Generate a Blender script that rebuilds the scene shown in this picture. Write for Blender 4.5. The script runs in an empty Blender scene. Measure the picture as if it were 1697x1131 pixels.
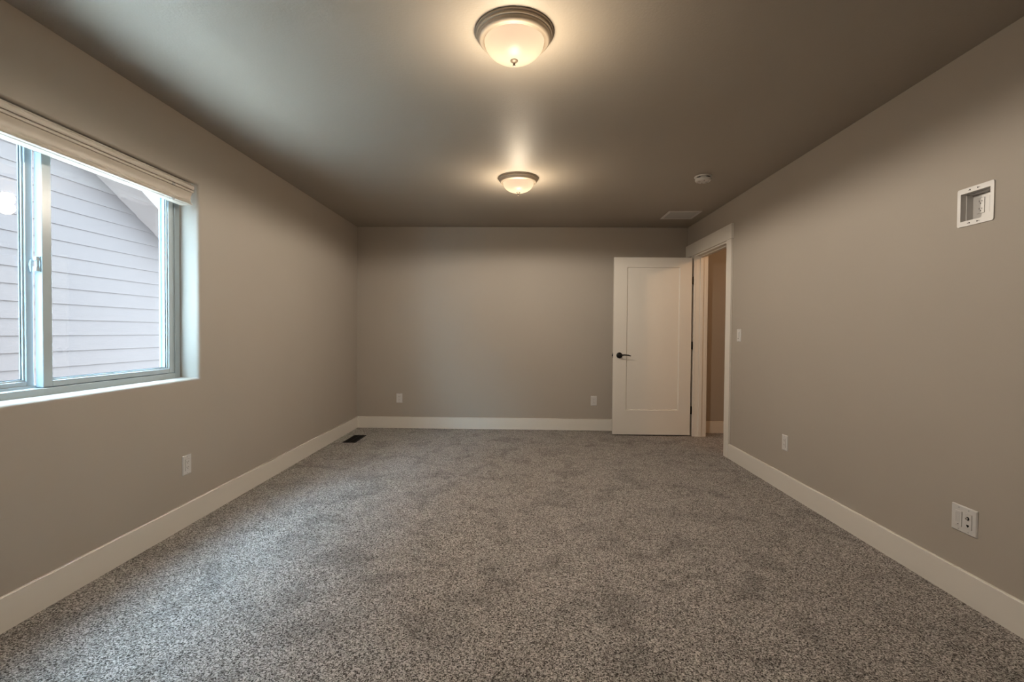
import bpy, bmesh, math, random
from mathutils import Vector, Matrix
random.seed(4)
C = bpy.context.scene.collection
SC = bpy.context.scene

# ------------------------------------------------------------------ camera
H_CAM, YAW, PITCH, ROLL, F_PX = 1.17623, 0.02132, -0.01855, 0.00785, 780.0
def camera_basis():
    f = Vector((-math.sin(YAW), math.cos(YAW), 0)); r = Vector((math.cos(YAW), math.sin(YAW), 0)); u = Vector((0, 0, 1))
    f2 = f*math.cos(PITCH) + u*math.sin(PITCH); u2 = u*math.cos(PITCH) - f*math.sin(PITCH)
    r3 = r*math.cos(ROLL) + u2*math.sin(ROLL); u3 = u2*math.cos(ROLL) - r*math.sin(ROLL)
    return r3, u3, f2
cam_data = bpy.data.cameras.new('camera'); cam = bpy.data.objects.new('camera', cam_data); C.objects.link(cam)
r3, u3, f3 = camera_basis()
cam.matrix_world = Matrix(((r3.x, u3.x, -f3.x, 0), (r3.y, u3.y, -f3.y, 0), (r3.z, u3.z, -f3.z, H_CAM), (0, 0, 0, 1)))
cam_data.sensor_fit = 'HORIZONTAL'; cam_data.sensor_width = 36.0; cam_data.lens = F_PX/1697*36
cam_data.clip_start = 0.02; cam_data.clip_end = 200
SC.camera = cam

# ------------------------------------------------------------------ sky, lamps, exposure
SKY = 51.0
world = bpy.data.worlds.new('overcast_sky'); SC.world = world; world.use_nodes = True
wn = world.node_tree; bg = wn.nodes['Background']
bg.inputs['Color'].default_value = (0.52, 0.78, 1.0, 1); bg.inputs['Strength'].default_value = SKY
sun_data = bpy.data.lights.new('hazy_sun', 'SUN'); sun_data.energy = 52.0; sun_data.angle = math.radians(25); sun_data.color = (0.76, 0.89, 1.0)
sun = bpy.data.objects.new('hazy_sun', sun_data); C.objects.link(sun); sun.rotation_euler = Vector((-0.10, -0.5, -1.0)).to_track_quat('-Z', 'Y').to_euler(); sun.location = (-3, 9, 9)
BULB_W = 0.62          # each of the two bulbs inside a ceiling fixture
GLASS_EMIT = 0.50      # the lit frosted glass itself
HALL_W = 27.0
FILL_SPOT_W = 60.0         # added fill spot hung below each bowl to brighten the room
FILL_POINT_W = 13.5           # added fill point below each bowl for upper walls and ceiling
FILL_SPOT_COL = (1.0, 0.90, 0.77)
WARM = (1.0, 0.70, 0.42)
SC.view_settings.view_transform = 'Standard'; SC.view_settings.look = 'None'
SC.view_settings.exposure = 0.0; SC.view_settings.gamma = 1.0; SC.view_settings.use_curve_mapping = False
SC.cycles.max_bounces = 12; SC.cycles.diffuse_bounces = 8; SC.cycles.transparent_max_bounces = 12
SC.cycles.sample_clamp_indirect = 8.0

# ------------------------------------------------------------------ room measures
XL, XR, YB, YF, H = -2.0067, 1.969, 5.684, -0.75, 2.44
HX1, HY0, HY1 = 3.35, 2.4, 5.625         # hall beyond the doorway
WT = 0.12                                 # partition thickness
DY0, DY1, DZ = 4.572, 5.401, 2.056        # door opening in the right wall
WY0, WY1, WZ0, WZ1 = 1.150, 2.884, 0.879, 2.070   # window opening in the left wall

# ------------------------------------------------------------------ helpers
def tag(o, label=None, cat=None, group=None, kind=None):
    if label: o['label'] = label
    if cat: o['category'] = cat
    if group: o['group'] = group
    if kind: o['kind'] = kind
    return o
def empty(name, loc, rotz=0.0):
    o = bpy.data.objects.new(name, None); C.objects.link(o); o.location = loc; o.rotation_euler = (0, 0, rotz)
    o.empty_display_size = 0.05
    return o
def obj(name, bm, mat, parent=None, smooth=False, loc=None):
    me = bpy.data.meshes.new(name); bmesh.ops.recalc_face_normals(bm, faces=bm.faces[:]); bm.to_mesh(me); bm.free()
    for m in (mat if isinstance(mat, (list, tuple)) else [mat]): me.materials.append(m)
    if smooth:
        for p in me.polygons: p.use_smooth = True
        try: me.set_sharp_from_angle(angle=math.radians(38))
        except Exception: pass
    o = bpy.data.objects.new(name, me); C.objects.link(o)
    if parent: o.parent = parent
    if loc: o.location = loc
    return o
def struct(name, bm, mat, smooth=False):
    return tag(obj(name, bm, mat, None, smooth), kind='structure')
def box(bm, x0, x1, y0, y1, z0, z1, bev=0.0, seg=2):
    vs = [bm.verts.new((x, y, z)) for x in (x0, x1) for y in (y0, y1) for z in (z0, z1)]
    fs = [bm.faces.new([vs[i] for i in q]) for q in ((0,1,3,2),(4,6,7,5),(0,4,5,1),(2,3,7,6),(0,2,6,4),(1,5,7,3))]
    if bev > 0:
        es = list({e for f in fs for e in f.edges})
        bmesh.ops.bevel(bm, geom=es, offset=bev, segments=seg, affect='EDGES', profile=0.5)
    return bm
def bx(*a, **k): return box(bmesh.new(), *a, **k)
def lathe(bm, prof, n=64, cx=0, cy=0, closed=False):
    rings = []
    for r, z in prof:
        if r < 1e-6: rings.append([bm.verts.new((cx, cy, z))])
        else: rings.append([bm.verts.new((cx + r*math.cos(2*math.pi*i/n), cy + r*math.sin(2*math.pi*i/n), z)) for i in range(n)])
    pairs = list(zip(rings, rings[1:])) + ([(rings[-1], rings[0])] if closed else [])
    for a, b in pairs:
        for i in range(n):
            j = (i+1) % n
            q = ([a[0]] if len(a) == 1 else [a[i], a[j]]) + ([b[0]] if len(b) == 1 else [b[j], b[i]])
            if len(q) >= 3: bm.faces.new(q)
    return bm
def prism(bm, pts, t0, t1, put):
    """pts: a closed 2-D outline; put(p, t) -> 3-D point; extruded from t0 to t1"""
    a = [bm.verts.new(put(p, t0)) for p in pts]; b = [bm.verts.new(put(p, t1)) for p in pts]
    n = len(pts)
    bm.faces.new(a); bm.faces.new(b[::-1])
    for i in range(n): bm.faces.new([a[i], b[i], b[(i+1) % n], a[(i+1) % n]])
    return bm
def tube(bm, pts, rads, n=12, cap=True):
    prev = None; P = [Vector(p) for p in pts]
    for k, p in enumerate(P):
        d = (P[min(k+1, len(P)-1)] - P[max(k-1, 0)]).normalized()
        a = d.orthogonal().normalized() if k == 0 else (pa - d*pa.dot(d)).normalized()
        pa = a; b = d.cross(a); r = rads[k] if isinstance(rads, (list, tuple)) else rads
        ra, rb = r if isinstance(r, tuple) else (r, r)
        ring = [bm.verts.new(p + a*ra*math.cos(2*math.pi*i/n) + b*rb*math.sin(2*math.pi*i/n)) for i in range(n)]
        if prev:
            for i in range(n): bm.faces.new([prev[i], prev[(i+1) % n], ring[(i+1) % n], ring[i]])
        elif cap: bm.faces.new(ring[::-1])
        prev = ring
    if cap: bm.faces.new(prev)
    return bm
def cyl(bm, c, axis, r, h, n=24):
    a = Vector(axis).normalized(); c = Vector(c)
    return tube(bm, [c, c + a*h], r, n)
def rounded_rect(w, h, r, seg=5):
    pts = []
    for cx, cy, a0 in ((w/2-r, h/2-r, 0), (-w/2+r, h/2-r, 90), (-w/2+r, -h/2+r, 180), (w/2-r, -h/2+r, 270)):
        for k in range(seg+1):
            a = math.radians(a0 + 90*k/seg); pts.append((cx + r*math.cos(a), cy + r*math.sin(a)))
    return pts

def wall_plane(bm, mp, u0, u1, v0, v1, holes, t, bull=0.0):
    """a wall slab: mp(u, v, d) -> point, d = depth into the wall; holes = [(u0,u1,v0,v1,through)]; bull = rounded drywall corner"""
    def grid(holes2, d):
        us = sorted({u0, u1, *[h[0] for h in holes2], *[h[1] for h in holes2]}); vs = sorted({v0, v1, *[h[2] for h in holes2], *[h[3] for h in holes2]})
        us = [u for u in us if u0 <= u <= u1]; vs = [v for v in vs if v0 <= v <= v1]
        for a, b in zip(us, us[1:]):
            for c, e in zip(vs, vs[1:]):
                cu, cv = (a+b)/2, (c+e)/2
                if any(h[0] < cu < h[1] and h[2] < cv < h[3] for h in holes2): continue
                bm.faces.new([bm.verts.new(mp(*p, d)) for p in ((a, c), (b, c), (b, e), (a, e))])
    grid([(h[0]-bull, h[1]+bull, h[2]-bull, h[3]+bull) for h in holes], 0)
    grid([h for h in holes if h[4]], t)
    for h in holes:
        prof = [(bull*(1-math.sin(a)), bull*(1-math.cos(a))) for a in [math.pi/2*k/6 for k in range(7)]] if bull else [(0, 0)]
        prof.append((0, t if h[4] else h[5]))
        rings = [[bm.verts.new(mp(u, v, d)) for u, v in ((h[0]-o, h[2]-o), (h[1]+o, h[2]-o), (h[1]+o, h[3]+o), (h[0]-o, h[3]+o))] for o, d in prof]
        for a, b in zip(rings, rings[1:]):
            for i in range(4): bm.faces.new([a[i], a[(i+1) % 4], b[(i+1) % 4], b[i]])
    for a, b in (((u0, v0), (u1, v0)), ((u1, v0), (u1, v1)), ((u1, v1), (u0, v1)), ((u0, v1), (u0, v0))):
        bm.faces.new([bm.verts.new(mp(*a, 0)), bm.verts.new(mp(*b, 0)), bm.verts.new(mp(*b, t)), bm.verts.new(mp(*a, t))])
    bmesh.ops.remove_doubles(bm, verts=bm.verts[:], dist=1e-5)
    return bm

# ------------------------------------------------------------------ materials
def new_mat(name):
    m = bpy.data.materials.new(name); m.use_nodes = True
    nt = m.node_tree; return m, nt, nt.nodes['Principled BSDF']
def N(nt, typ, **kw):
    n = nt.nodes.new(typ)
    for k, v in kw.items():
        if k in n.inputs: n.inputs[k].default_value = v
        else: setattr(n, k, v)
    return n
def mix_rgb(nt, fac, a, b, blend='MIX'):
    m = nt.nodes.new('ShaderNodeMix'); m.data_type = 'RGBA'; m.blend_type = blend
    for sock, v in ((m.inputs[0], fac), (m.inputs[6], a), (m.inputs[7], b)):
        if hasattr(v, 'is_output'): nt.links.new(v, sock)
        else: sock.default_value = v
    return m.outputs[2]
def rgb(r, g, b): return (r, g, b, 1)
def painted(name, col, rough=0.6, spec=0.4, scale=240, bump=0.06, dist=0.0008, var=0.03):
    m, nt, p = new_mat(name)
    tc = N(nt, 'ShaderNodeTexCoord')
    n1 = N(nt, 'ShaderNodeTexNoise', Scale=scale, Detail=3.0); nt.links.new(tc.outputs['Object'], n1.inputs['Vector'])
    n2 = N(nt, 'ShaderNodeTexNoise', Scale=1.7, Detail=2.0); nt.links.new(tc.outputs['Object'], n2.inputs['Vector'])
    c2 = rgb(*[max(0, c*(1-var)) for c in col]); c3 = rgb(*[c*(1+var) for c in col])
    nt.links.new(mix_rgb(nt, n2.outputs['Fac'], c2, c3), p.inputs['Base Color'])
    b = N(nt, 'ShaderNodeBump', Strength=bump, Distance=dist); nt.links.new(n1.outputs['Fac'], b.inputs['Height']); nt.links.new(b.outputs[0], p.inputs['Normal'])
    p.inputs['Roughness'].default_value = rough; p.inputs['Specular IOR Level'].default_value = spec
    return m
def plain(name, col, rough=0.4, metal=0.0, spec=0.5, var=0.02, scale=60):
    m, nt, p = new_mat(name)
    tc = N(nt, 'ShaderNodeTexCoord'); n2 = N(nt, 'ShaderNodeTexNoise', Scale=scale, Detail=3.0); nt.links.new(tc.outputs['Object'], n2.inputs['Vector'])
    nt.links.new(mix_rgb(nt, n2.outputs['Fac'], rgb(*[max(0, c*(1-var)) for c in col]), rgb(*[c*(1+var) for c in col])), p.inputs['Base Color'])
    p.inputs['Roughness'].default_value = rough; p.inputs['Metallic'].default_value = metal; p.inputs['Specular IOR Level'].default_value = spec
    return m
M_wall = painted('greige_wall_paint', (0.395, 0.350, 0.298), 0.62, 0.35, 260, 0.35, 0.0006)
M_ceil = painted('greige_ceiling_paint', (0.36, 0.32, 0.27), 0.52, 0.27, 95, 0.5, 0.0016)
M_trim = painted('off_white_trim_paint', (0.71, 0.665, 0.60), 0.38, 0.5, 40, 0.03, 0.0004, 0.015)
M_door = painted('off_white_door_paint', (0.71, 0.665, 0.60), 0.42, 0.5, 60, 0.05, 0.0004, 0.015)
M_vinyl = plain('white_window_vinyl', (0.43, 0.50, 0.53), 0.25)
M_plate = plain('white_plastic', (0.62, 0.60, 0.58), 0.35)
M_plate_grey = plain('pale_grey_plastic', (0.42, 0.415, 0.41), 0.4)
M_hole = plain('dark_slot', (0.012, 0.010, 0.009), 0.8, spec=0.1)
M_line = plain('shaded_plastic_joint', (0.22, 0.21, 0.20), 0.6)
M_bronze = plain('oil_rubbed_bronze', (0.012, 0.010, 0.009), 0.35, 0.6)
M_nickel = plain('brushed_nickel', (0.50, 0.42, 0.33), 0.55, 0.35, var=0.05)
M_finial = plain('aged_nickel', (0.085, 0.068, 0.052), 0.5, 0.6)
M_steel = plain('bright_steel', (0.7, 0.7, 0.68), 0.25, 1.0)
M_blind = plain('cream_faux_wood', (0.50, 0.445, 0.375), 0.4, var=0.04, scale=20)
M_register = plain('dark_brown_metal', (0.006, 0.004, 0.003), 0.7, 0.0, spec=0.15)
M_gasket = plain('dark_gasket', (0.12, 0.14, 0.15), 0.7)
M_siding_trim = plain('soffit_paint', (0.072, 0.052, 0.046), 0.9, spec=0.05)
M_roof = plain('grey_roof_shingle', (0.06, 0.06, 0.062), 0.9, var=0.3)
M_ground = plain('concrete_ground', (0.78, 0.76, 0.73), 0.9, var=0.3, scale=8)
M_ext = plain('exterior_wall_paint', (0.3, 0.28, 0.26), 0.8)

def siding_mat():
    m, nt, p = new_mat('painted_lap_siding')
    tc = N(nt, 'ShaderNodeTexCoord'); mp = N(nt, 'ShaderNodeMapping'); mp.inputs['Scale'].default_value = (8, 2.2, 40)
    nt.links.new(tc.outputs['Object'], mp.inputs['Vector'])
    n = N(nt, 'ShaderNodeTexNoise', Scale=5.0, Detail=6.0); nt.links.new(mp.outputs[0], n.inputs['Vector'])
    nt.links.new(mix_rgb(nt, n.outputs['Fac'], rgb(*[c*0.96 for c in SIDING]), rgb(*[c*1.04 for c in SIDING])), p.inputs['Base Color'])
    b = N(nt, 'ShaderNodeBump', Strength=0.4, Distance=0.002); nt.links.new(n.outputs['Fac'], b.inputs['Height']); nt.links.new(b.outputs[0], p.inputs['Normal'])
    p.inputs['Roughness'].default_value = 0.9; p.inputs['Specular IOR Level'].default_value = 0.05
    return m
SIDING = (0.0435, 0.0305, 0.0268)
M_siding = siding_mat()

def carpet_mat():
    m, nt, p = new_mat('speckled_frieze_carpet')
    tc = N(nt, 'ShaderNodeTexCoord'); L = nt.links.new; O = tc.outputs['Object']
    # twisted yarn tufts: warped cells a few millimetres wide
    wn_ = N(nt, 'ShaderNodeTexNoise', Scale=90.0, Detail=2.0); L(O, wn_.inputs['Vector'])
    add = N(nt, 'ShaderNodeVectorMath', operation='MULTIPLY_ADD'); L(wn_.outputs['Color'], add.inputs[0]); add.inputs[1].default_value = (0.016, 0.016, 0.0); L(O, add.inputs[2])
    fine = N(nt, 'ShaderNodeTexNoise', Scale=180.0, Detail=2.5, Roughness=0.55); L(add.outputs[0], fine.inputs['Vector'])
    vor = N(nt, 'ShaderNodeTexVoronoi', Scale=225.0); L(add.outputs[0], vor.inputs['Vector'])
    sep = N(nt, 'ShaderNodeSeparateColor'); L(vor.outputs['Color'], sep.inputs[0])
    # tuft colour: mostly taupe, some dark, some light flecks
    s1 = N(nt, 'ShaderNodeMath', operation='MULTIPLY_ADD'); L(sep.outputs[0], s1.inputs[0]); s1.inputs[1].default_value = 0.36; 
    L(fine.outputs['Fac'], s1.inputs[2])
    ramp = N(nt, 'ShaderNodeValToRGB'); L(s1.outputs[0], ramp.inputs[0]); cr = ramp.color_ramp
    cr.elements[0].position = 0.53; cr.elements[0].color = (0.030, 0.022, 0.017, 1)
    cr.elements[1].position = 0.88; cr.elements[1].color = (0.66, 0.60, 0.56, 1)
    e = cr.elements.new(0.64); e.color = (0.232, 0.200, 0.178, 1)
    e = cr.elements.new(0.75); e.color = (0.415, 0.368, 0.338, 1)
    # nap brushed this way and that: footprints and vacuum marks
    n2 = N(nt, 'ShaderNodeTexNoise', Scale=3.8, Detail=5.0, Roughness=0.62, Distortion=0.6); L(O, n2.inputs['Vector'])
    r2 = N(nt, 'ShaderNodeMapRange'); L(n2.outputs['Fac'], r2.inputs[0]); r2.inputs[1].default_value = 0.36; r2.inputs[2].default_value = 0.50
    r2.inputs[3].default_value = 0.74; r2.inputs[4].default_value = 1.04
    n3 = N(nt, 'ShaderNodeTexNoise', Scale=14.0, Detail=4.0, Roughness=0.6); L(O, n3.inputs['Vector'])
    r3_ = N(nt, 'ShaderNodeMapRange'); L(n3.outputs['Fac'], r3_.inputs[0]); r3_.inputs[1].default_value = 0.3; r3_.inputs[2].default_value = 0.5
    r3_.inputs[3].default_value = 0.86; r3_.inputs[4].default_value = 1.0
    mu = N(nt, 'ShaderNodeMath', operation='MULTIPLY'); L(r2.outputs[0], mu.inputs[0]); L(r3_.outputs[0], mu.inputs[1])
    vm = N(nt, 'ShaderNodeVectorMath', operation='SCALE'); L(ramp.outputs[0], vm.inputs[0]); L(mu.outputs[0], vm.inputs['Scale'])
    L(vm.outputs[0], p.inputs['Base Color'])
    b = N(nt, 'ShaderNodeBump', Strength=0.9, Distance=0.006); L(s1.outputs[0], b.inputs['Height']); L(b.outputs[0], p.inputs['Normal'])
    p.inputs['Roughness'].default_value = 0.95; p.inputs['Specular IOR Level'].default_value = 0.1
    p.inputs['Sheen Weight'].default_value = 0.15
    return m
M_carpet = carpet_mat()

def glass_mat():
    m, nt, p = new_mat('clear_window_glass'); nt.nodes.remove(p)
    out = nt.nodes['Material Output']; tr = N(nt, 'ShaderNodeBsdfTransparent'); tr.inputs[0].default_value = (0.95, 0.97, 0.97, 1)
    gl = N(nt, 'ShaderNodeBsdfGlossy', Roughness=0.02); gl.inputs[0].default_value = (1, 1, 1, 1)
    fr = N(nt, 'ShaderNodeFresnel'); mx = N(nt, 'ShaderNodeMixShader')
    ge = N(nt, 'ShaderNodeNewGeometry'); io = N(nt, 'ShaderNodeMapRange'); nt.links.new(ge.outputs['Backfacing'], io.inputs[0])
    io.inputs[3].default_value = 1.45; io.inputs[4].default_value = 1/1.45; nt.links.new(io.outputs[0], fr.inputs['IOR'])
    nt.links.new(fr.outputs[0], mx.inputs[0]); nt.links.new(tr.outputs[0], mx.inputs[1]); nt.links.new(gl.outputs[0], mx.inputs[2]); nt.links.new(mx.outputs[0], out.inputs[0])
    return m
M_glass = glass_mat()
def lamp_glass():
    m, nt, p = new_mat('frosted_lamp_glass'); nt.nodes.remove(p)
    out = nt.nodes['Material Output']
    tr = N(nt, 'ShaderNodeBsdfTranslucent'); tr.inputs[0].default_value = (0.36, 0.32, 0.27, 1)
    df = N(nt, 'ShaderNodeBsdfDiffuse'); df.inputs[0].default_value = (0.03, 0.028, 0.025, 1)
    gl = N(nt, 'ShaderNodeBsdfGlossy', Roughness=0.4)
    m1 = N(nt, 'ShaderNodeMixShader'); m1.inputs[0].default_value = 0.5; m2 = N(nt, 'ShaderNodeMixShader'); m2.inputs[0].default_value = 0.012
    em = N(nt, 'ShaderNodeEmission', Strength=GLASS_EMIT); em.inputs[0].default_value = (1.0, 0.78, 0.58, 1)
    ad = N(nt, 'ShaderNodeAddShader')
    nt.links.new(tr.outputs[0], m1.inputs[1]); nt.links.new(df.outputs[0], m1.inputs[2]); nt.links.new(m1.outputs[0], m2.inputs[1]); nt.links.new(gl.outputs[0], m2.inputs[2])
    nt.links.new(m2.outputs[0], ad.inputs[0]); nt.links.new(em.outputs[0], ad.inputs[1]); nt.links.new(ad.outputs[0], out.inputs[0])
    return m
M_lampglass = lamp_glass()
def clear_plastic():
    m, nt, p = new_mat('clear_plastic'); p.inputs['Base Color'].default_value = (0.85, 0.85, 0.83, 1); p.inputs['Roughness'].default_value = 0.12
    p.inputs['Transmission Weight'].default_value = 0.6; return m
M_clear = clear_plastic()

# ------------------------------------------------------------------ room shell
struct('floor', bx(XL-0.02, HX1, YF-0.02, YB+0.02, -0.05, 0), M_carpet)
struct('ceiling', bx(XL-0.02, HX1+0.02, YF-0.02, YB+0.02, H, H+0.15), M_ceil)
LT = 0.16
w = wall_plane(bmesh.new(), lambda u, v, d: (XL-d, u, v), YF-0.1, YB+0.1, -0.6, H+0.1, [(WY0, WY1, WZ0, WZ1, True)], 0.21, bull=0.022)
struct('wall_left', w, M_wall, smooth=True)
TVB = (2.032, 2.170, 1.684, 1.810)
w = wall_plane(bmesh.new(), lambda u, v, d: (XR+d, u, v), YF-0.1, YB+0.1, -0.0501, H+0.1,
               [(DY0-0.018, DY1+0.018, -0.05, DZ+0.018, True), TVB+(False, 0.075)], WT)
struct('wall_right', w, M_wall)
struct('wall_back', bx(XL-0.001, XR+0.001, YB, YB+0.1, -0.05, H+0.05), M_wall)
struct('wall_front', bx(XL-0.001, XR+0.001, YF-0.1, YF, -0.05, H+0.05), M_wall)
struct('wall_hall_back', bx(XR+WT-0.001, HX1, HY1, HY1+0.08, -0.05, H+0.05), M_wall)
struct('wall_hall_right', bx(HX1, HX1+0.1, HY0-0.1, YB+0.1, -0.05, H+0.05), M_wall)
struct('wall_hall_front', bx(XR+WT-0.001, HX1, HY0-0.1, HY0, -0.05, H+0.05), M_wall)

BH, BT = 0.138, 0.014
def base_profile(): return [(0, 0), (BT, 0), (BT, BH-0.004), (BT-0.004, BH), (0, BH)]
def baseboard(name, a, b, nx, ny):
    # runs from a to b; (nx, ny) points into the room
    a = Vector((a[0], a[1], 0)); b = Vector((b[0], b[1], 0)); n = Vector((nx, ny, 0)); d = b-a
    struct(name, prism(bmesh.new(), base_profile(), 0, 1, lambda p, t: a + d*t + n*p[0] + Vector((0, 0, p[1]))), M_trim)
baseboard('baseboard_left', (XL, YF), (XL, YB), 1, 0)
baseboard('baseboard_back', (XL+BT, YB), (XR, YB), 0, -1)
baseboard('baseboard_right', (XR, YF), (XR, 4.465), -1, 0)
baseboard('baseboard_hall', (XR+WT, HY1), (HX1, HY1), 0, -1)

# ------------------------------------------------------------------ doorway trim
b = bmesh.new()      # jambs and stops
J = 0.018
box(b, XR, XR+WT, DY0-J, DY0, 0, DZ); box(b, XR, XR+WT, DY1, DY1+J, 0, DZ); box(b, XR, XR+WT, DY0-J, DY1+J, DZ, DZ+J)
box(b, XR+0.045, XR+0.082, DY0, DY0+0.011, 0, DZ, bev=0.0015); box(b, XR+0.045, XR+0.082, DY1-0.011, DY1, 0, DZ, bev=0.0015)
box(b, XR+0.045, XR+0.082, DY0+0.011, DY1-0.011, DZ-0.011, DZ, bev=0.0015)
struct('trim_1', b, M_trim)
CT = 0.019
struct('trim_2', bx(XR-CT, XR, 4.465, DY0-0.004, 0, 2.072, bev=0.002), M_trim)
struct('trim_3', bx(XR-CT, XR, DY1+0.005, DY1+0.105, 0, 2.072, bev=0.002), M_trim)
struct('trim_4', bx(XR-0.024, XR, 4.452, YB-0.004, 2.072, 2.212, bev=0.002), M_trim)
XH = XR+WT
struct('trim_5', bx(XH, XH+CT, DY1+0.005, DY1+0.095, 0, 2.072, bev=0.002), M_trim)
struct('trim_6', bx(XH, XH+CT, 4.47, DY0-0.005, 0, 2.072, bev=0.002), M_trim)
struct('trim_7', bx(XH, XH+0.024, 4.455, DY1+0.11, 2.072, 2.212, bev=0.002), M_trim)

# ------------------------------------------------------------------ open door
DX0, DX1, DFY, DTH, DZ0, DZ1 = 1.043, 1.925, 5.402, 0.035, 0.016, 2.040
PX0, PX1, PZ0, PZ1 = 1.193, 1.792, 0.294, 1.931
def door_leaf():
    bm = bmesh.new()
    # slab with a single square-edged recessed panel on both faces
    for side in (0, 1):
        y0 = DFY if side == 0 else DFY+DTH; s = 1 if side == 0 else -1
        o = [(DX0, DZ0), (DX1, DZ0), (DX1, DZ1), (DX0, DZ1)]
        i0 = [(PX0, PZ0), (PX1, PZ0), (PX1, PZ1), (PX0, PZ1)]
        g = 0.009
        i1 = [(PX0+g, PZ0+g), (PX1-g, PZ0+g), (PX1-g, PZ1-g), (PX0+g, PZ1-g)]
        R = [[bm.verts.new((x, y, z)) for x, z in q] for q, y in ((o, y0), (i0, y0), (i1, y0+s*0.010))]
        for a, c in zip(R, R[1:]):
            for i in range(4): bm.faces.new([a[i], a[(i+1) % 4], c[(i+1) % 4], c[i]])
    for a, c in (((DX0, DZ0), (DX1, DZ0)), ((DX1, DZ0), (DX1, DZ1)), ((DX1, DZ1), (DX0, DZ1)), ((DX0, DZ1), (DX0, DZ0))):
        bm.faces.new([bm.verts.new((a[0], DFY, a[1])), bm.verts.new((c[0], DFY, c[1])), bm.verts.new((c[0], DFY+DTH, c[1])), bm.verts.new((a[0], DFY+DTH, a[1]))])
    bmesh.ops.remove_doubles(bm, verts=bm.verts[:], dist=1e-5)
    return bm
door = tag(obj('door_1', door_leaf(), M_door), kind='structure')
obj('door_panel', bx(PX0+0.008, PX1-0.008, DFY+0.0098, DFY+DTH-0.0098, PZ0+0.008, PZ1-0.008), M_door, door)
hx, hz = 1.113, 0.922
for sgn, yf in ((-1, DFY), (1, DFY+DTH)):
    b = bmesh.new()
    tube(b, [(hx, yf, hz), (hx, yf+sgn*0.006, hz), (hx, yf+sgn*0.009, hz)], [0.034, 0.034, 0.030], 32)
    ros = obj('door_handle', b, M_bronze, door, smooth=True)
    b = bmesh.new()
    tube(b, [(hx, yf+sgn*0.006, hz), (hx, yf+sgn*0.050, hz)], 0.011, 16)
    pts = [(hx-0.012, yf+sgn*0.050, hz+0.001), (hx+0.01, yf+sgn*0.053, hz+0.004), (hx+0.05, yf+sgn*0.054, hz+0.007), (hx+0.09, yf+sgn*0.052, hz+0.004), (hx+0.120, yf+sgn*0.047, hz-0.004)]
    tube(b, pts, [(0.007, 0.011), (0.008, 0.010), (0.0048, 0.009), (0.0044, 0.009), (0.004, 0.007)], 12)
    obj('lever', b, M_bronze, ros, smooth=True)
b = bx(DX0-0.0012, DX0, DFY+0.005, DFY+0.030, hz-0.028, hz+0.028, bev=0.0004); lp = obj('latch_plate', b, M_bronze, door)
obj('latch_bolt', bx(DX0-0.011, DX0, DFY+0.010, DFY+0.024, hz-0.010, hz+0.010, bev=0.002), M_bronze, lp)
for zc in (1.782, 1.039, 0.300):
    b = bmesh.new()
    cyl(b, (1.9345, DFY+DTH+0.003, zc-0.045), (0, 0, 1), 0.006, 0.090, 12)
    box(b, 1.9252, 1.9268, DFY+0.001, DFY+DTH+0.002, zc-0.044, zc+0.044)
    box(b, 1.9262, 1.9460, DFY+0.004, DFY+0.0065, zc-0.044, zc+0.044, bev=0.0008)
    box(b, 1.926, XR+0.001, DFY+DTH-0.002, DFY+DTH+0.0035, zc-0.044, zc+0.044)
    obj('hinge', b, M_bronze, door)

# ------------------------------------------------------------------ window
win = empty('window_1', (XL-0.12, (WY0+WY1)/2, WZ0)); tag(win, kind='structure')
def rel(bm, e):   # meshes are written in world coordinates, then moved under their Empty
    bmesh.ops.translate(bm, verts=bm.verts[:], vec=-Vector(e.location)); return bm
def frame_ring(bm, x0, x1, y0, y1, z0, z1, wl, wr, wb, wt, bev=0.002):
    box(bm, x0, x1, y0, y0+wl, z0, z1, bev); box(bm, x0, x1, y1-wr, y1, z0, z1, bev)
    box(bm, x0, x1, y0+wl-0.001, y1-wr+0.001, z0, z0+wb, bev); box(bm, x0, x1, y0+wl-0.001, y1-wr+0.001, z1-wt, z1, bev)
    return bm
FX = XL-0.120
b = bmesh.new()
frame_ring(b, FX-0.088, FX, WY0, WY1, WZ0-0.004, WZ1, 0.042, 0.042, 0.036, 0.045, 0.003)
box(b, FX-0.046, FX-0.042, WY0+0.04, WY1-0.04, WZ0+0.03, WZ0+0.044)       # track rib between the two panels
box(b, FX-0.088, FX-0.082, WY1-0.056, WY1-0.04, WZ0+0.03, WZ1-0.04)
obj('window_frame', rel(b, win), M_vinyl, win)
def sash(x0, x1, y0, y1, z0, z1, wl, wr, wb, wt):
    b = bmesh.new(); frame_ring(b, x0, x1, y0, y1, z0, z1, wl, wr, wb, wt, 0.003)
    xm = (x0+x1)/2
    frame_ring(b, xm-0.004, xm+0.009, y0+wl-0.002, y1-wr+0.002, z0+wb-0.002, z1-wt+0.002, 0.009, 0.009, 0.009, 0.009, 0.001)  # glazing bead
    s = obj('window_sash', rel(b, win), M_vinyl, win)
    g = bmesh.new(); box(g, xm-0.001, xm+0.001, y0+wl-0.002, y1-wr+0.002, z0+wb-0.002, z1-wt+0.002)
    obj('glass_pane', rel(g, win), M_glass, s)
    g = bmesh.new(); q = 0.0065; frame_ring(g, xm-0.003, xm+0.0015, y0+wl+q, y1-wr-q, z0+wb+q, z1-wt-q, 0.0042, 0.0042, 0.0042, 0.0042, 0)
    obj('glazing_seal', rel(g, win), M_gasket, s)
    return s
s_r = sash(FX-0.040, FX-0.006, 2.050, WY1-0.040, WZ0+0.034, WZ1-0.04, 0.044, 0.044, 0.028, 0.03)
s_l = sash(FX-0.082, FX-0.048, WY0+0.040, 2.052, WZ0+0.036, WZ1-0.04, 0.040, 0.034, 0.028, 0.03)
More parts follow.
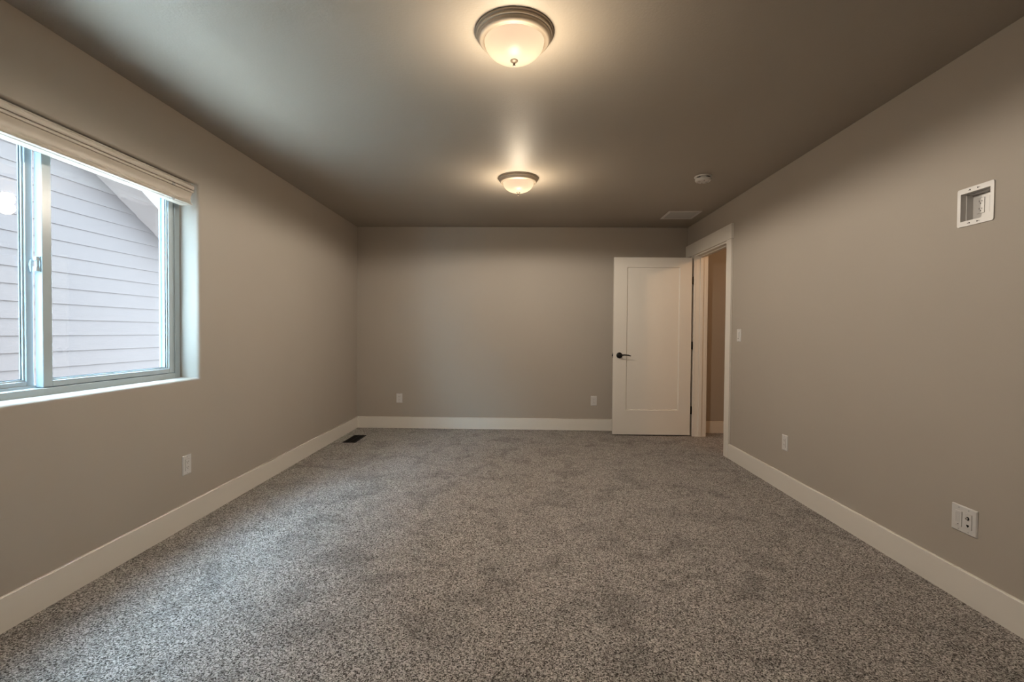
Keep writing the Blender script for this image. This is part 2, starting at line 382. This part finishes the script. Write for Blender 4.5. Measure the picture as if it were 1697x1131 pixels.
# cam latch on the meeting stiles
b = bmesh.new()
lx, ly, lz = FX-0.021, 2.0495, 1.462
box(b, lx-0.012, lx+0.010, ly-0.004, ly, lz-0.034, lz+0.034, bev=0.0015)
box(b, lx-0.009, lx+0.007, ly-0.017, ly-0.003, lz-0.032, lz-0.012, bev=0.002)
box(b, lx-0.009, lx+0.007, ly-0.017, ly-0.003, lz+0.014, lz+0.032, bev=0.002)
box(b, lx-0.007, lx+0.004, ly-0.012, ly-0.002, lz-0.014, lz+0.016, bev=0.002)
latch = obj('window_latch', rel(b, win), M_vinyl, s_r)
b = bmesh.new(); tube(b, [(lx-0.018, ly-0.012, lz+0.018), (lx-0.019, ly-0.016, lz-0.005), (lx-0.016, ly-0.018, lz-0.036)], [(0.006, 0.004), (0.007, 0.004), (0.003, 0.003)], 8)
obj('window_latch_lever', rel(b, win), M_vinyl, s_r)

# ------------------------------------------------------------------ raised blind with moulded valance
bl = empty('window_blind', (XL, 2.0, 1.925)); tag(bl, 'cream wood-look blind pulled fully up under its moulded valance at the window top', 'blind')
BY0, BY1 = WY0+0.04, 2.829
ZT = 2.058
prof = [(-0.030, ZT), (-0.008, ZT), (-0.0075, ZT-0.004), (-0.0005, ZT-0.0045), (0.0035, ZT-0.009), (0.0055, ZT-0.017), (0.0060, ZT-0.025), (0.0050, ZT-0.031), (0.0020, ZT-0.0360),
        (-0.0060, ZT-0.0365), (-0.0065, ZT-0.0390), (0.0010, ZT-0.0395), (0.0032, ZT-0.0430), (0.0032, ZT-0.0490), (0.0010, ZT-0.0525), (-0.0065, ZT-0.0530), (-0.0075, ZT-0.0560),
        (-0.0100, ZT-0.062), (-0.0145, ZT-0.072), (-0.0175, ZT-0.084), (-0.0180, ZT-0.096), (-0.0155, ZT-0.107), (-0.0100, ZT-0.1165), (-0.0030, ZT-0.1215), (-0.0015, ZT-0.1265), (-0.0050, ZT-0.1285), (-0.018, ZT-0.1285), (-0.024, ZT-0.110), (-0.024, ZT-0.012), (-0.030, ZT-0.010)]
b = prism(bmesh.new(), prof, BY0, BY1, lambda p, t: (XL+0.006+p[0], t, p[1]))
obj('valance', rel(b, bl), M_blind, bl, smooth=True)
b = bmesh.new(); box(b, XL-0.072, XL-0.018, BY0+0.01, BY1-0.012, 2.008, 2.052, bev=0.002)
obj('head_rail', rel(b, bl), M_blind, bl)
b = bmesh.new()
for k in range(15): box(b, XL-0.066, XL-0.0165, BY0+0.012, BY1-0.014, 1.9515+k*0.0037, 1.9515+k*0.0037+0.0028)
obj('slat_stack', rel(b, bl), M_blind, bl)
b = bmesh.new(); box(b, XL-0.066, XL-0.0155, BY0+0.012, BY1-0.010, 1.928, 1.950, bev=0.003)
obj('bottom_rail', rel(b, bl), M_blind, bl)
for yc in (1.45, 2.665):
    b = bmesh.new()
    box(b, XL+0.004, XL+0.0105, yc-0.012, yc+0.012, ZT-0.054, ZT-0.041, bev=0.002); box(b, XL-0.010, XL+0.0065, yc-0.012, yc+0.012, ZT-0.1335, ZT-0.1215, bev=0.002)
    box(b, XL-0.0145, XL-0.0120, yc-0.009, yc+0.009, ZT-0.1335, ZT-0.020)
    tag(obj('valance_clip', rel(b, bl), M_clear, bl), 'clear plastic clip')

# ------------------------------------------------------------------ ceiling lamps
def lamp_thing():
    t = empty('ceiling_light', (0, 0, H))
    pan = [(0.150, 0), (0.1635, 0), (0.1650, -0.003), (0.1645, -0.007), (0.1610, -0.0095), (0.1585, -0.0100), (0.1580, -0.0125), (0.1600, -0.0145), (0.1590, -0.018), (0.1555, -0.0200),
           (0.1530, -0.0215), (0.1525, -0.026), (0.1500, -0.032), (0.1450, -0.0375), (0.1390, -0.0410), (0.1335, -0.0425), (0.1315, -0.0440), (0.1290, -0.0440), (0.1275, -0.0425), (0.1275, -0.030), (0.1475, -0.010)]
    obj('pan', lathe(bmesh.new(), pan, 96, closed=True), M_nickel, t, smooth=True)
    R, z0, dep = 0.1265, -0.034, 0.082
    g = []
    for k in range(21):
        a = math.pi/2*k/20; g.append((R*math.cos(a)**0.9 if k < 20 else 0, z0 - dep*math.sin(a)))
    obj('glass_shade', lathe(bmesh.new(), g, 96), M_lampglass, t, smooth=True)
    f = [(0, -0.1135), (0.0155, -0.1145), (0.0165, -0.1165), (0.0155, -0.119), (0.0095, -0.1225), (0.0060, -0.127), (0.0042, -0.131), (0.0048, -0.1335), (0.0058, -0.1365), (0.0048, -0.1395), (0, -0.1412)]
    obj('finial', lathe(bmesh.new(), f, 32), M_finial, t, smooth=True)
    for s in (-1, 1):
        l = bpy.data.lights.new('bulb', 'POINT'); l.energy = BULB_W; l.color = WARM; l.shadow_soft_size = 0.028
        o = bpy.data.objects.new('bulb', l); C.objects.link(o); o.parent = t; o.location = (0.045*s, 0, -0.052)
    l = bpy.data.lights.new('fill_spot', 'SPOT'); l.energy = FILL_SPOT_W; l.color = FILL_SPOT_COL; l.shadow_soft_size = 0.05; l.spot_size = math.radians(179); l.spot_blend = 0.18
    o = bpy.data.objects.new('fill_spot', l); C.objects.link(o); o.parent = t; o.location = (0, 0, -0.175)  # added room fill in the air under the finial, besides the bulbs
    l = bpy.data.lights.new('fill_point', 'POINT'); l.energy = FILL_POINT_W; l.color = (1.0, 0.82, 0.60); l.shadow_soft_size = 0.05
    o = bpy.data.objects.new('fill_point', l); C.objects.link(o); o.parent = t; o.location = (0, 0, -0.25)  # second added fill lamp, lower still, no part of the fixture
    return t
def copy_tree(o, parent=None):
    c = o.copy(); C.objects.link(c)
    if parent: c.parent = parent
    for ch in list(o.children): copy_tree(ch, c)
    return c
l1 = lamp_thing(); l1.location = (-0.043, 2.010, H)
tag(l1, 'nearer and larger-looking flush ceiling light with frosted bowl and nickel rim', 'ceiling light', 'flush ceiling lights')
l2 = copy_tree(l1); l2.location = (-0.041, 3.886, H); l2['label'] = 'farther, smaller-looking flush ceiling light with frosted bowl, toward the back wall'
hl = bpy.data.lights.new('hall_lamp', 'POINT'); hl.energy = HALL_W; hl.color = (1.0, 0.60, 0.32); hl.shadow_soft_size = 0.05
ho = bpy.data.objects.new('hall_lamp', hl); C.objects.link(ho); ho.location = (2.85, 3.66, 2.32)

# ------------------------------------------------------------------ outlets and plates
# local frame of a wall plate: x = along the wall, y = out of the wall towards the room (negative y), z = up
def plate_mesh(w, h, t=0.006, r=0.004):
    bm = bmesh.new()
    o = rounded_rect(w, h, 0.003, 3); i = rounded_rect(w-0.009, h-0.009, 0.002, 3)
    A = [bm.verts.new((x, 0, z)) for x, z in o]; B = [bm.verts.new((x, -0.0022, z)) for x, z in o]; D = [bm.verts.new((x, -t, z)) for x, z in i]
    n = len(A)
    for a, c in ((A, B), (B, D)):
        for k in range(n): bm.faces.new([a[k], a[(k+1) % n], c[(k+1) % n], c[k]])
    bm.faces.new(D); bm.faces.new(A[::-1])
    return bm
def rotated(t, rotz, loc): t.location = loc; t.rotation_euler = (0, 0, rotz)
def receptacle(parent, cx=0, y=-0.006, cz=0, mat=None):
    """rectangular duplex receptacle with its slots"""
    r = obj('receptacle', bx(cx-0.0165, cx+0.0165, y-0.0022, y+0.0005, cz-0.0335, cz+0.0335, bev=0.0008), mat or M_plate, parent)
    for dz in (-0.0165, 0.0165):
        for dx, hh in ((-0.0062, 0.0040), (0.0062, 0.0034)):
            obj('socket_slot', bx(cx+dx-0.0011, cx+dx+0.0011, y-0.0025, y-0.0015, cz+dz+0.003-hh, cz+dz+0.003+hh), M_hole, r)
        obj('ground_hole', cyl(bmesh.new(), (cx, y-0.0025, cz+dz-0.0065), (0, 1, 0), 0.0024, 0.001, 12), M_hole, r)
    b = bmesh.new(); frame_y = y-0.0001
    box(b, cx-0.0174, cx+0.0174, y-0.0002, y+0.0003, cz-0.0344, cz+0.0344)
    obj('recess_line', b, M_line, parent)
    return r
def screw(parent, x, z, y=-0.006, r=0.0028, mat=None):
    return obj('screw', cyl(bmesh.new(), (x, y-0.0006, z), (0, 1, 0), r, 0.001, 12), mat or M_plate_grey, parent)
def outlet():
    t = empty('wall_outlet', (0, 0, 0))
    obj('cover_plate', plate_mesh(0.074, 0.117), M_plate, t)
    receptacle(t); screw(t, 0, 0.048); screw(t, 0, -0.048)
    return t
ROT_L, ROT_R, ROT_B = math.radians(90), math.radians(-90), 0.0   # plates on the left, right and back walls
ROT_L, ROT_R = math.radians(90), math.radians(-90)
o1 = outlet(); rotated(o1, ROT_L, (XL, 2.767, 0.366)); tag(o1, 'white power outlet low on the left wall below the window', 'outlet', 'duplex outlets low on the walls')
for rz, loc, lab in ((ROT_B, (-1.486, YB, 0.366), 'white power outlet on the back wall near its left corner, above the baseboard'),
                     (ROT_B, (0.871, YB, 0.357), 'white power outlet on the back wall just left of the open door'),
                     (ROT_R, (XR, 3.540, 0.368), 'white power outlet low on the right wall, between the doorway and the double wall plate')):
    o = copy_tree(o1); rotated(o, rz, loc); o['label'] = lab

# dimmer switch by the doorway
sw = empty('light_switch', (0, 0, 0)); tag(sw, 'white dimmer light switch on the right wall beside the doorway casing', 'light switch')
obj('cover_plate', plate_mesh(0.074, 0.117), M_plate, sw)
rk = obj('switch_paddle', bx(-0.0165, 0.0165, -0.0085, -0.005, -0.0335, 0.0335, bev=0.0012), M_plate, sw)
obj('switch_slider', bx(0.008, 0.0135, -0.0098, -0.0083, -0.020, 0.028, bev=0.0006), M_plate_grey, rk)
obj('switch_tab', bx(-0.008, 0.004, -0.0095, -0.0083, -0.0315, -0.0255, bev=0.0004), M_hole, rk)
screw(sw, 0, 0.048); screw(sw, 0, -0.048)
rotated(sw, ROT_R, (XR, 4.312, 1.164))

# two-gang plate low on the right wall
mg = empty('double_wall_plate', (0, 0, 0)); tag(mg, 'white double wall plate with cable jack low on the right wall near the camera', 'wall plate')
obj('cover_plate', plate_mesh(0.122, 0.119), M_plate, mg)
g1 = obj('blank_insert', bx(-0.0395, -0.0065, -0.0090, -0.005, -0.0335, 0.0335, bev=0.0008), M_plate, mg)
for k in range(3):
    obj('groove', bx(-0.0335+k*0.008, -0.0325+k*0.008, -0.0095, -0.0088, -0.018, 0.026), M_plate_grey, g1)
obj('indicator_slot', bx(-0.026, -0.020, -0.0096, -0.0088, -0.0275, -0.0250), M_hole, g1)
g2 = obj('jack_insert', bx(0.0065, 0.0395, -0.0090, -0.005, -0.0335, 0.0335, bev=0.0008), M_plate, mg)
b = bmesh.new(); lathe(b, [(0.0030, 0), (0.0075, 0), (0.0075, 0.0012), (0.0030, 0.0012)], 20, closed=True); bmesh.ops.rotate(b, verts=b.verts[:], matrix=Matrix.Rotation(math.pi/2, 3, 'X')); bmesh.ops.translate(b, verts=b.verts[:], vec=(0.023, -0.0088, 0.014))
obj('jack_ring', b, M_hole, g2)
b = bmesh.new(); cyl(b, (0.023, -0.008, 0.014), (0, -1, 0), 0.0042, 0.009, 16); obj('coaxial_jack', b, M_steel, g2)
b = bmesh.new(); box(b, 0.017, 0.029, -0.0096, -0.0088, -0.0205, -0.0140); box(b, 0.0205, 0.0255, -0.0096, -0.0088, -0.0245, -0.0195); obj('network_jack', b, M_hole, g2)
for x in (-0.023, 0.023): screw(mg, x, 0.048, r=0.0034); screw(mg, x, -0.048, r=0.0034)
rotated(mg, ROT_R, (XR, 2.114, 0.360))

# recessed media box high on the right wall
tv = empty('recessed_media_box', (0, 0, 0)); tag(tv, 'white recessed outlet box set high in the right wall near the camera', 'outlet box')
TW, TH_ = 0.166, 0.168; IW, IH = 0.134, 0.122
def ring_prism(bm, outer, inner, y0, y1):
    n = len(outer); A = [bm.verts.new((x, y0, z)) for x, z in outer]; B = [bm.verts.new((x, y0, z)) for x, z in inner]
    A2 = [bm.verts.new((x, y1, z)) for x, z in outer]; B2 = [bm.verts.new((x, y1, z)) for x, z in inner]
    for k in range(n):
        j = (k+1) % n
        bm.faces.new([A[k], A[j], B[j], B[k]]); bm.faces.new([A2[k], B2[k], B2[j], A2[j]]); bm.faces.new([A[k], A2[k], A2[j], A[j]]); bm.faces.new([B[k], B[j], B2[j], B2[k]])
    return bm
b = ring_prism(bmesh.new(), rounded_rect(TW, TH_, 0.008, 5), rounded_rect(IW, IH, 0.002, 5), -0.0045, 0.0)
obj('flange', b, M_plate, tv)
b = ring_prism(bmesh.new(), rounded_rect(IW+0.002, IH+0.002, 0.002, 4), rounded_rect(IW, IH, 0.002, 4), 0.0, 0.055)
box(b, -IW/2-0.001, IW/2+0.001, 0.052, 0.056, -IH/2-0.001, IH/2+0.001)
box(b, -IW/2, -IW/2+0.004, 0.020, 0.052, -IH/2, IH/2); box(b, -IW/2+0.004, IW/2, 0.020, 0.052, IH/2-0.004, IH/2)
obj('box_body', b, M_plate, tv)
obj('device_plate', bx(-IW/2+0.004, IW/2-0.001, 0.047, 0.0525, -IH/2+0.001, IH/2-0.005, bev=0.001), M_plate, tv)
receptacle(tv, cx=-0.030+0.004, y=0.047, cz=0.004)
b = bmesh.new(); box(b, 0.012, 0.046, 0.0460, 0.0475, -0.032, 0.038, bev=0.0006)
pt = obj('cable_port', b, M_plate_grey, tv)
for k in range(8): obj('port_rib', bx(0.016, 0.042, 0.0445, 0.0462, -0.022+k*0.007, -0.019+k*0.007), M_plate, pt)
for x, z in ((-0.024, 0.0725), (0.012, 0.0725), (-0.024, -0.0725), (0.012, -0.0725)):
    obj('screw_hole', cyl(bmesh.new(), (x, -0.0050, z), (0, 1, 0), 0.0032, 0.001, 12), M_hole, tv)
    obj('screw_hole', cyl(bmesh.new(), (x-0.008 if x < 0 else x+0.008, -0.0050, z), (0, 1, 0), 0.0016, 0.001, 10), M_hole, tv)
rotated(tv, ROT_R, (XR, 2.101, 1.747))

# ------------------------------------------------------------------ smoke detector, ceiling grille, floor register
sd = empty('smoke_detector', (1.443, 3.835, H)); tag(sd, 'round white smoke detector on the ceiling to the right', 'smoke detector')
obj('mounting_plate', lathe(bmesh.new(), [(0, 0), (0.066, 0), (0.068, -0.003), (0.067, -0.011), (0.060, -0.013), (0, -0.013)], 48), M_plate, sd, smooth=True)
b = bmesh.new()
lathe(b, [(0, -0.0135), (0.052, -0.0135), (0.052, -0.0185), (0.060, -0.0190), (0.0615, -0.024), (0.0605, -0.034), (0.055, -0.041), (0.040, -0.044), (0.020, -0.0445), (0.0195, -0.042), (0.015, -0.042), (0.0145, -0.0445), (0, -0.0445)], 48)
dome = obj('detector_housing', b, M_plate, sd, smooth=True)
for k in range(10):
    a = 2*math.pi*k/10; b = bmesh.new(); box(b, 0.0535, 0.0625, -0.012, 0.012, -0.0188, -0.0138); bmesh.ops.rotate(b, verts=b.verts[:], matrix=Matrix.Rotation(a, 3, 'Z'))
    obj('vent_fin', b, M_plate if k % 2 else M_hole, dome)
for k in range(6):
    a = 2*math.pi*k/6+0.4; b = bmesh.new(); box(b, 0.026, 0.046, -0.0016, 0.0016, -0.0450, -0.0425); bmesh.ops.rotate(b, verts=b.verts[:], matrix=Matrix.Rotation(a, 3, 'Z'))
    obj('sound_slot', b, M_hole, dome)

vt = empty('ceiling_vent', (1.675, 5.066, H), math.radians(-1.0)); tag(vt, 'white square air return grille on the ceiling above the door', 'air vent')
VW, VD = 0.338, 0.330
b = bmesh.new()
for x0, x1, y0, y1 in ((-VW/2, VW/2, -VD/2, -VD/2+0.026), (-VW/2, VW/2, VD/2-0.026, VD/2), (-VW/2, -VW/2+0.026, -VD/2+0.0255, VD/2-0.0255), (VW/2-0.026, VW/2, -VD/2+0.0255, VD/2-0.0255)):
    box(b, x0, x1, y0, y1, -0.007, 0, bev=0.002)
obj('grille_frame', b, M_plate, vt)
obj('duct_backing', bx(-VW/2+0.02, VW/2-0.02, -VD/2+0.02, VD/2-0.02, -0.0012, -0.0002), M_hole, vt)
b = bmesh.new(); n = 19
for k in range(n):
    y = -VD/2+0.030 + (VD-0.060)*k/(n-1)
    pts = [(y-0.0062, -0.0020), (y+0.0058, -0.0062), (y+0.0062, -0.0052), (y-0.0058, -0.0012)]
    prism(b, pts, -VW/2+0.024, VW/2-0.024, lambda p, t: (t, p[0], p[1]))
obj('louver_blades', b, M_plate_grey, vt)

rg = empty('floor_register', (-1.812, 5.067, 0)); tag(rg, 'dark brown slotted floor register in the carpet by the left wall', 'floor vent')
RW, RD = 0.138, 0.356
b = bmesh.new()
for x0, x1, y0, y1 in ((-RW/2, RW/2, -RD/2, -RD/2+0.016), (-RW/2, RW/2, RD/2-0.016, RD/2), (-RW/2, -RW/2+0.016, -RD/2+0.0155, RD/2-0.0155), (RW/2-0.016, RW/2, -RD/2+0.0155, RD/2-0.0155)):
    box(b, x0, x1, y0, y1, 0.0, 0.005, bev=0.0015)
obj('register_frame', b, M_register, rg)
obj('register_well', bx(-RW/2+0.012, RW/2-0.012, -RD/2+0.012, RD/2-0.012, 0.0002, 0.001), M_hole, rg)
b = bmesh.new()
for k in range(24): box(b, -RW/2+0.015, RW/2-0.015, -RD/2+0.022+k*0.0134, -RD/2+0.0275+k*0.0134, 0.0008, 0.0042)
box(b, -0.003, 0.003, -RD/2+0.015, RD/2-0.015, 0.0008, 0.0045)
obj('register_blades', b, M_register, rg)

# ------------------------------------------------------------------ neighbouring house seen through the window
SX = -4.90; RK_Y, RK_Z, RK_S = 5.62, 2.77, -0.59
RIDGE_Y = 1.6
def rake(y): return RK_Z + RK_S*(y-RK_Y) if y >= RIDGE_Y else RK_Z + RK_S*(RIDGE_Y-RK_Y) + RK_S*(RIDGE_Y-y)
def rake_y(z): return RK_Y + (z-RK_Z)/RK_S
nh = empty('neighbouring_house', (SX, RIDGE_Y, -0.5)); tag(nh, 'pale house wall with lap siding and sloping roof edge seen through the window', 'house')
b = bmesh.new(); E = 0.1672; z = 2.110 - 15*E
ridge_z = rake(RIDGE_Y)
k = 0
while z < ridge_z:
    zb, zt = z, min(z+E, ridge_z-0.005)
    yb = min(8.6, rake_y(zb)); yt = min(8.6, rake_y(zt))
    ybl = max(-5.4, 2*RIDGE_Y-rake_y(zb)); ytl = max(-5.4, 2*RIDGE_Y-rake_y(zt))
    lo, hi = SX+0.013, SX+0.002
    v = [(lo, ybl, zb), (lo, yb, zb), (hi, yt, zt), (hi, ytl, zt)]
    f = [bm_v for bm_v in (b.verts.new(p) for p in v)]; b.faces.new(f)
    g = [b.verts.new(p) for p in ((SX-0.05, ybl, zb), (SX-0.05, yb, zb), (SX-0.05, yt, zt), (SX-0.05, ytl, zt))]
    b.faces.new([f[0], f[1], g[1], g[0]]); b.faces.new([f[2], f[3], g[3], g[2]]); b.faces.new([f[1], f[2], g[2], g[1]]); b.faces.new([f[3], f[0], g[0], g[3]])
    z += E
bmesh.ops.translate(b, verts=b.verts[:], vec=-Vector(nh.location))
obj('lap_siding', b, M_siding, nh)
def rakeslab(name, x0, x1, dz0, dz1, mat, ext=0.0):
    ye = 9.1
    pts = [(2*RIDGE_Y-ye, rake(ye)+dz0), (RIDGE_Y, rake(RIDGE_Y)+dz0), (ye, rake(ye)+dz0), (ye, rake(ye)+dz1), (RIDGE_Y, rake(RIDGE_Y)+dz1), (2*RIDGE_Y-ye, rake(ye)+dz1)]
    bm = prism(bmesh.new(), pts, x0, x1, lambda p, t: (t, p[0], p[1]))
    obj(name, rel(bm, nh), mat, nh)
rakeslab('soffit', SX+0.002, -4.52, 0.0, 0.02, M_siding_trim)
rakeslab('rake_board', -4.52, -4.50, -0.035, 0.18, M_siding_trim)
rakeslab('roof', -11.0, -4.49, 0.181, 0.23, M_roof)
b = bx(-11, SX-0.05, 2*RIDGE_Y-8.6, 8.6, -0.5, rake(8.6)-0.05); obj('house_body', rel(b, nh), M_ext, nh)
struct('ground', bx(-14, XL-0.21, -10, 16, -0.6, -0.5), M_ground)
